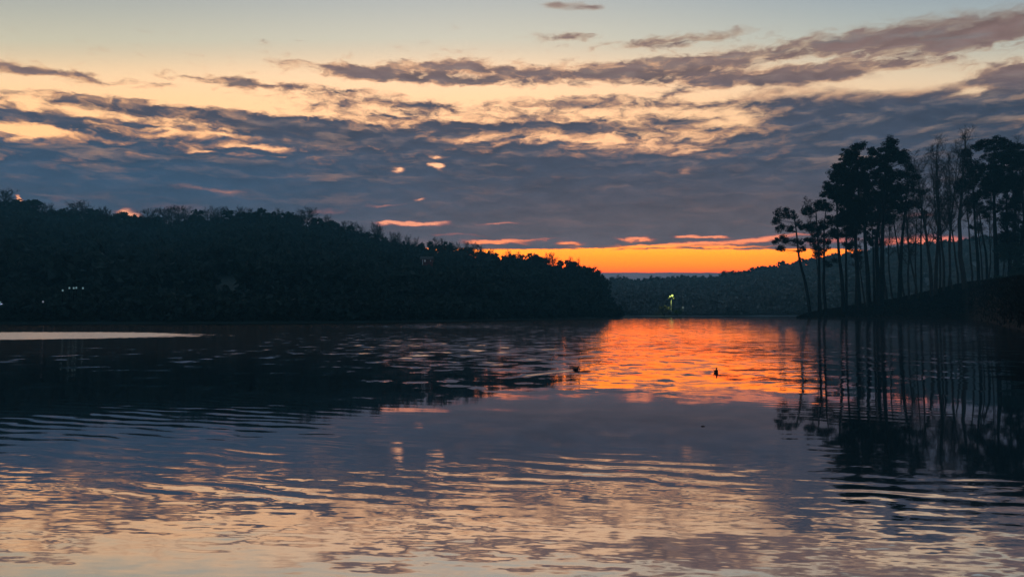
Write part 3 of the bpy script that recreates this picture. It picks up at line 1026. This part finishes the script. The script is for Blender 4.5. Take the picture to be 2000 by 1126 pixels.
# ------------------------------------------------------------------ lamps
def ball(r, seg=10, rings=6, c=(0, 0, 0), sq=1.0):
    v, f = [], []
    for i in range(rings + 1):
        th = math.pi * i / rings
        for j in range(seg):
            a = 2 * math.pi * j / seg
            v.append((c[0] + r * math.sin(th) * math.cos(a), c[1] + r * math.sin(th) * math.sin(a), c[2] + r * math.cos(th) * sq))
    for i in range(rings):
        for j in range(seg):
            f.append((i * seg + j, (i + 1) * seg + j, (i + 1) * seg + (j + 1) % seg, i * seg + (j + 1) % seg))
    return np.array(v), np.array(f)


def box(x0, x1, y0, y1, z0, z1):
    v = [(x, y, z) for x in (x0, x1) for y in (y0, y1) for z in (z0, z1)]
    return np.array(v, float), np.array([(0, 1, 3, 2), (4, 6, 7, 5), (0, 4, 5, 1), (2, 3, 7, 6), (0, 2, 6, 4), (1, 5, 7, 3)])


d = 280.0
b = at(1311, 604, d)
root = empty('lamp_post', (b.x, d, b.z), 'lit yellow lamp post with clustered heads on the far shore', 'lamp post')
m = d / F
link('pole', mesh_np('lamp_pole', *tubes([(0, 0, -.8, 0, 0, 23 * m, .16, .10)], 8), M_METAL), root)
link('cross_arm', mesh_np('lamp_arm', *tubes([(-4.5 * m, 0, 23 * m, 4.5 * m, 0, 23 * m, .06, .06), (2 * m, 0, 23 * m, 2 * m, 0, 28 * m, .05, .05)], 6), M_METAL), root)
for i, (dx, dz, r_, mt) in enumerate(((2.2, 27.0, .40, M_GLOW_Y), (-2.2, 25.5, .27, M_GLOW_Y), (-4.6, 22.5, .20, M_GLOW_Y2), (4.6, 22.0, .27, M_GLOW_Y2))):
    o = link('lamp_head', mesh_np('lamp_head', *ball(r_), mt, smooth=True), root, loc=(dx * m, 0, dz * m))
    o['label'] = 'bright yellow lamp head' if mt is M_GLOW_Y else 'dimmer yellow lamp head'
ld = bpy.data.lights.new('lamp_light', 'SPOT')
ld.energy = 420
ld.spot_size = math.radians(140)
ld.spot_blend = .6
ld.color = (.85, 1.0, .25)
ld.shadow_soft_size = .3
lo = link('lamp_light', ld, root, loc=(-1.2 * m, -1.2, 21 * m))

b = at(1334, 603, 282)
root = empty('utility_pole', (b.x, 282, b.z), 'thin unlit grey pole on the far shore right of the yellow lamp', 'pole')
link('pole', mesh_np('thin_pole', *tubes([(0, 0, -.8, 0, 0, 6.0, .10, .07)], 6), M_METAL), root)
link('cross_bar', mesh_np('cross_bar', *tubes([(-.1, 0, 5.4, .8, 0, 5.3, .05, .05)], 5), M_METAL), root)
link('lit_box', mesh_np('lit_box', *box(-.35, .35, -.4, -.05, .15, .85), M_TRIM), root)  # white box stands in for the small light at the pole's foot


def small_lamp(label, px, py, d, r_, mat, hpost=2.2, name='garden_lamp', group=None):
    p = at(px, py, d)
    root = empty(name, (p.x, d, p.z - hpost), label, 'lamp', group)
    link('post', mesh_np('lamp_post', *tubes([(0, 0, 0, 0, 0, hpost - r_ * .6, .06, .05)], 5), M_BARK), root)
    link('lamp_head', mesh_np('lamp_head', *ball(r_, sq=1.3), mat, smooth=True), root, loc=(0, 0, hpost))
    return root


def front(px, py):
    """depth just in front of the woods in line with a row of the left hill"""
    pts = left_profile(px)
    best = 130.0
    for d_ in np.arange(pts[1][0] + 2, crest_d(px), 2.0):
        if surf(left_profile, px, d_) + 5.5 >= zrow(py, d_):
            return max(d_ - 7, pts[1][0] + 2)
    return crest_d(px)


small_lamp('bright blue-white lamp by the water at the far left edge', 3.2, 597, 134, .30, M_GLOW_B, 2.0, 'dock_lamp')
small_lamp('faint slanting streak of light above the blue-white lamp at the left edge', 0.5, 590.5, 136, .14, M_GLOW_W, 2.4, 'dock_lamp')  # added glowing ball on a post, standing in for the lamp's streak
for i, (px, py) in enumerate(((122.5, 567), (135.5, 562.2), (144, 562.4), (149, 561.8), (162, 562.6))):
    small_lamp(['lowest and leftmost small pale lamp of the row in the dark left woods', 'second from left, widest small pale lamp of the row in the left woods', 'left one of the touching pair of pale lamps in the left woods',
                'right one of the touching pair of pale lamps in the left woods', 'rightmost small pale lamp of the row in the left woods'][i], px, py, front(px, py), .14, M_GLOW_W, 2.0, 'garden_lamp', 'small pale lamps in the left woods')
small_lamp('single white lamp shining alone in the middle of the left hill', 655, 515, front(655, 515), .20, M_GLOW_S, 2.2, 'garden_lamp')
small_lamp('tiny pale lamp on the far shore right of the thin pole', 1353, 597.5, 283, .16, M_GLOW_D, 1.4, 'garden_lamp')
small_lamp('faint pale lamp low in the left woods, right of the blue-white lamp', 84, 589, front(84, 589), .14, M_GLOW_D, 1.6, 'garden_lamp')

# ------------------------------------------------------------------ red-brown house half hidden on the left hill
d = front(832, 515)
m = d / F
b = at(832, 536, d)
root = empty('house', (b.x, d, b.z), 'small dark red house with white porch posts half hidden in the left woods', 'house')
w, h = 11 * m, 30 * m
link('wall', mesh_np('house_wall', *box(-w, w, 0, 6, -2.5, h), M_REDWALL), root)
rv = np.array([(-w - .3, -.4, h), (w + .3, -.4, h), (w + .3, 6.4, h), (-w - .3, 6.4, h), (-w - .3, 3, h + 1.1), (w + .3, 3, h + 1.1)])
me = bpy.data.meshes.new('house_roof')
me.from_pydata([tuple(q_) for q_ in rv], [], [(0, 1, 5, 4), (2, 3, 4, 5), (0, 4, 3), (1, 2, 5), (0, 3, 2, 1)])
me.materials.append(M_ROOF)
link('roof', me, root)
link('porch_post', mesh_np('porch_post', *box(-6.9 * m, -5.9 * m, -.35, -.1, 8 * m, h - .1), M_TRIM), root)
link('porch_post', mesh_np('porch_post', *box(3.2 * m, 3.9 * m, -.35, -.1, 0, 12 * m), M_TRIM), root)
for (x0, x1, z0, z1) in ((-3.6, -.8, 25, 29), (1.5, 4.2, 8.5, 14), (8.2, 9.6, 26, 28.5)):
    f_ = link('window', mesh_np('window_frame', *box(x0 * m, x1 * m, -.12, -.01, z0 * m, z1 * m), M_TRIM), root)
    link('pane', mesh_np('window_pane', *box((x0 + .4) * m, (x1 - .4) * m, -.15, -.125, (z0 + .5) * m, (z1 - .5) * m), M_GLOW_D), f_)

# pale dead trunks among the dark shore trees
for i, (px, py, hh, lean, lab) in enumerate(((1087, 571, 14, 1.2, 'pale dead trunk in the dark woods, leaning left one of the group of three'), (1095, 578, 14, 0, 'short pale dead trunk, middle one of the three in the dark woods'),
                                             (1103, 570, 24, -.3, 'tallest pale dead trunk, right of the three above the dark shore'))):
    d = 226.0
    p = at(px, py + hh, d)
    t = at(px, py, d)
    tr, br = bare_segments(t.z - p.z + 1.2, .9, rg, r0=.13, lean=(lean * .4, 0), nb=5, sub=2, tw=1, fine=False, twig_r=.03)
    root = empty('dead_tree', (p.x, d, p.z - 1.2), lab, 'tree', 'pale dead trunks above the dark shore')
    link('trunk', mesh_np('dead_trunk', *tubes(tr, 6), M_PALE), root)
    tag(link('branches', mesh_np('dead_branches', *tubes(br, 3), M_PALE), root), kind='stuff')


# ------------------------------------------------------------------ two small diving ducks
def duck(label, px, py, yaw, s):
    d = F * CAM_H / (py - HOR)
    x = (px - 1000) / F * d
    root = empty('duck', (x, d, 0), label, 'duck', 'ducks swimming on the orange water')
    root.rotation_euler = (0, 0, yaw)
    root.scale = (s, s, s)
    # stations along the back from tail tip to the face: x, z, half width, half height
    st = [(-.150, .060, .004, .004), (-.140, .055, .020, .012), (-.115, .038, .045, .028), (-.07, .030, .066, .046), (-.01, .028, .076, .054), (.05, .030, .070, .052),
          (.085, .042, .052, .048), (.103, .072, .032, .034), (.108, .098, .022, .022), (.109, .122, .019, .019), (.113, .142, .024, .024), (.124, .155, .029, .028), (.142, .153, .026, .023), (.156, .147, .012, .012)]
    seg = 12
    v, f = [], []
    n = len(st)
    for i, (x_, z_, w_, h_) in enumerate(st):
        a_, b_ = st[max(i - 1, 0)], st[min(i + 1, n - 1)]
        t = Vector((b_[0] - a_[0], 0, b_[1] - a_[1])).normalized()
        up = Vector((-t.z, 0, t.x))
        for j in range(seg):
            an = 2 * math.pi * j / seg
            pnt = Vector((x_, 0, z_)) + Vector((0, 1, 0)) * (w_ * math.cos(an)) + up * (h_ * math.sin(an))
            v.append(tuple(pnt))
    for i in range(n - 1):
        for j in range(seg):
            f.append((i * seg + j, i * seg + (j + 1) % seg, (i + 1) * seg + (j + 1) % seg, (i + 1) * seg + j))
    me = bpy.data.meshes.new('duck_body')
    me.from_pydata(v, [], f + [tuple(range(seg))[::-1], tuple(range((n - 1) * seg, n * seg))])
    me.materials.append(M_DUCK)
    for p in me.polygons:
        p.use_smooth = True
    bo = link('body', me, root)
    md = bo.modifiers.new('sub', 'SUBSURF'); md.levels = 1; md.render_levels = 2
    link('bill', mesh_np('duck_bill', *tubes([(.150, 0, .148, .172, 0, .141, .011, .008), (.172, 0, .141, .186, 0, .138, .008, .003)], 8), M_BILL, smooth=True), root)
    for sy in (-1, 1):
        wv, wf = ball(1.0, 10, 6)
        wv = wv * np.array([.075, .014, .026]) + np.array([-.035, sy * .066, .046])
        link('wing', mesh_np('duck_wing', wv, wf, M_DUCK, smooth=True), root)
        ev, ef = ball(.0035, 6, 4, (.138, sy * .024, .158))
        link('eye', mesh_np('duck_eye', ev, ef, M_BILL, smooth=True), root)


duck('left dark duck swimming right with a pale wake behind it', 1124, 721.5, math.radians(12), .82)
duck('right dark duck alone in the orange reflection facing the viewer', 1397.5, 725.5, math.radians(-97), 1.0)

# floating twig
d = F * CAM_H / (831 - HOR)
root_me = mesh_np('floating_twig', *tubes([(-.06, 0, .01, .0, 0, .02, .012, .012), (0, 0, .02, .07, .01, .008, .012, .006), (0, 0, .02, .02, .02, .05, .006, .003), (.03, 0, .01, .06, -.02, .03, .005, .003)], 5), M_BARK)
tag(link('floating_twig', root_me, loc=((1371 - 1000) / F * d, d, -.004), scale=(.6, .6, .6)), 'small dark twig floating on calm water below the ducks', 'twig')

# ------------------------------------------------------------------ the lake
wm = bpy.data.materials.new('lake_water')
wm.use_nodes = True
E.nt = t = wm.node_tree
t.nodes.clear()
g = t.nodes.new('ShaderNodeNewGeometry')
PX, PY, PZ = sep(g.outputs['Position'])
P3 = g.outputs['Position']


def wxy(px, py):
    d = F * CAM_H / (py - HOR)
    return (px - 1000) / F * d, d


def wblob(lst, start=0.0):
    """soft patches on the water in metres: centre, half sizes, amount"""
    acc = start
    for (px, py, rx, ry, amp) in lst:
        cx, cy = wxy(px, py)
        q_ = vmath('MULTIPLY_ADD', P3, (1 / rx, 1 / ry, 0), (-cx / rx, -cy / ry, 0))
        acc = E.math('MULTIPLY_ADD', E.math('POWER', math.e, vdot(q_, q_) * -1.0), amp, acc)
    return acc


def slope(sock):
    a, b, c = sep(sock)
    return a - 0.5, b - 0.5


# far riffles, soft and long
big = noise(vec(PX * 0.05, PY * 0.035, 1.0), 1.0, 2.0, 0.5)
wind = big.smooth(0.42, 0.62, 0.45, 1.15)
fa = slope(noise(vec(PX * 0.75, PY * 0.95, 2.0), 1.0, 4.0, 0.66, color=True))
rough_patch = wblob([(930, 690, 8.0, 16.0, 1.0), (800, 670, 8.0, 16.0, .6)])
calm_patch = wblob([(1330, 700, 5.0, 14.0, .45), (1500, 660, 9.0, 20.0, .35)])
far_amp = (rough_patch * 0.6 + 1.0 - calm_patch) * PY.smooth(17.0, 24.0, 0.0, 1.0) * PY.smooth(30.0, 200.0, 1.0, 0.55) * wind
# chop near the camera
nb_ = slope(noise(vec(PX * 1.9, PY * 7.5 + PX * .8, 5.0), 1.0, 3.0, 0.5, 0.0, color=True))
nc_ = slope(noise(vec(PX * 5.0, PY * 10.0, 8.0), 1.0, 2.0, 0.5, color=True))
patch = noise(vec(PX * .35, PY * .5, 12.0), 1.0, 2.0, 0.5).smooth(0.40, 0.58, 0.35, 1.0)
near_amp = PY.smooth(12.6, 9.8, 0.0, 1.0) * patch * 1.0 + 0.03
# trains of wavelets running out from the wake
ph = noise(vec(PX * .45, PY * .45, 3.0), 1.0, 3.0, 0.5) * 13.0 + noise(vec(PX * 1.3, PY * 1.0, 4.0), 1.0, 2.0, 0.5) * 1.6
ang = (PX * 0.30 + PY * 0.95)
train = E.math('SINE', ang * (6.2832 / 0.50) + ph)
train2 = E.math('SINE', (PX * 0.10 + PY) * (6.2832 / 0.37) + ph * 1.5 + 2.0)
tr_mask = wblob([(170, 815, 3.5, 2.4, .7), (420, 800, 2.6, 2.6, .65), (560, 850, 1.8, 1.8, .5), (60, 880, 1.6, 1.4, .25), (260, 900, 2.0, 1.1, .35),
                 (1160, 908, 1.7, 1.0, .8), (1000, 925, 1.6, .8, .7), (1330, 925, 1.4, .7, .6), (1750, 950, 1.4, .8, 1.1), (1960, 960, 1.4, .9, 1.2), (1680, 800, 1.5, 1.6, .8), (1640, 880, .6, 1.4, .7),
                 (330, 950, 1.6, .7, .8), (560, 960, 1.2, .6, .7), (800, 960, 1.0, .6, .6)])
brk = noise(vec(PX * .8, PY * .8, 21.0), 1.0, 1.0, 0.5).smooth(0.35, 0.6, 0.15, 1.0)
# duck wake: one narrow crest trailing to the left of the left duck
wx0, wy0 = wxy(1120, 722)
wx1, wy1 = wxy(985, 738)
L = math.hypot(wx1 - wx0, wy1 - wy0)
tx, ty = (wx1 - wx0) / L, (wy1 - wy0) / L
along = (PX - wx0) * tx + (PY - wy0) * ty
across = (PX - wx0) * (-ty) + (PY - wy0) * tx
wake = E.math('POWER', math.e, (across * across) * (-1 / .17 ** 2)) * along.smooth(-.1, .3, 0.0, 1.0) * along.smooth(L * .6, L * 1.1, 1.0, 0.0)

sx = fa[0] * far_amp * 0.05 + nb_[0] * near_amp * 0.07 + nc_[0] * near_amp * 0.02
sy = fa[1] * far_amp * 0.10 + nb_[1] * near_amp * 0.10 + nc_[1] * near_amp * 0.05
sy = sy + (train * 0.8 + train2 * 0.35) * tr_mask * brk * 0.036
sy = sy - wake * 0.10
glint = noise(vec(PX * .75, PY * .65, 41.0), 1.0, 3.0, 0.55).smooth(0.54, 0.68)
sy = sy - glint * far_amp * (1.0 - calm_patch) * 0.052 - rough_patch * 0.008 * (1.0 - wake)
# low swell: the far water shows its near faces, the middle distance leans the other way
sy = sy - PY.smooth(34.0, 70.0, 0.0, 1.0) * 0.016 + PY.smooth(13.5, 19.0, 0.0, 1.0) * PY.smooth(22.0, 34.0, 1.0, 0.0) * 0.012
# ruffled band of water below the left shore throws back the high sky
rx0, ry0 = wxy(-200, 655)
edge = noise(vec(PX * .9, PY * .35, 30.0), 1.0, 4.0, 0.65)
band = wblob([(-300, 655, 34.0, 10.5, 1.0), (0, 655, 9.5, 9.5, .72), (160, 652, 5.0, 5.0, .25)])
edge2 = noise(vec(PX * 4.0, PY * 1.1, 33.0), 1.0, 2.0, 0.6)
band = (band + (edge - 0.5) * .40 + (edge2 - 0.5) * .35).smooth(0.38, 0.60)
sy = sy - band * 0.092 - PY.smooth(80.0, 105.0, 0.0, 1.0) * PX.smooth(10.0, -10.0, 0.0, 1.0) * 0.028
nrm = vmath('NORMALIZE', vec(sx, sy, 1.0))
fc = E.math('ABSOLUTE', vdot(g.outputs['Incoming'], nrm))
gl = t.nodes.new('ShaderNodeBsdfGlossy')
gl.inputs['Color'].default_value = (0.84, 0.81, 0.85, 1)
rough = band * 0.16 + 0.03 + PY.smooth(16.0, 45.0, 0.0, 1.0) * 0.05
t.links.new(rough.s, gl.inputs['Roughness'])
t.links.new(nrm, gl.inputs['Normal'])
df = t.nodes.new('ShaderNodeBsdfDiffuse')
df.inputs['Color'].default_value = (0.010, 0.022, 0.022, 1)
mx = t.nodes.new('ShaderNodeMixShader')
refl = fc.smooth(0.05, 0.15, 0.93, 0.68)
t.links.new(refl.s, mx.inputs[0])
t.links.new(df.outputs[0], mx.inputs[1])
t.links.new(gl.outputs[0], mx.inputs[2])
ou = t.nodes.new('ShaderNodeOutputMaterial')
t.links.new(mx.outputs[0], ou.inputs[0])
gv = [(-1490, -190, 0), (1490, -190, 0), (1490, HAZE_BACK - 8, 0), (-1490, HAZE_BACK - 8, 0)]
tag(link('lake_water', mesh_np('lake_water', gv, [(0, 1, 2, 3)], wm)), kind='structure')

# ------------------------------------------------------------------ evening haze over the lake
hm = bpy.data.materials.new('evening_haze')
hm.use_nodes = True
t = hm.node_tree
t.nodes.clear()
pv = t.nodes.new('ShaderNodeVolumePrincipled')
pv.inputs['Color'].default_value = (0.26, 0.78, 1.0, 1)
pv.inputs['Density'].default_value = HAZE_D
ou = t.nodes.new('ShaderNodeOutputMaterial')
t.links.new(pv.outputs[0], ou.inputs['Volume'])
hb = box(-1510, 1510, -210, HAZE_BACK, -2.4, HAZE_TOP)
tag(link('haze', mesh_np('haze', *hb, hm)), 'thin blue evening haze over the lake and hills', 'haze', kind='stuff')
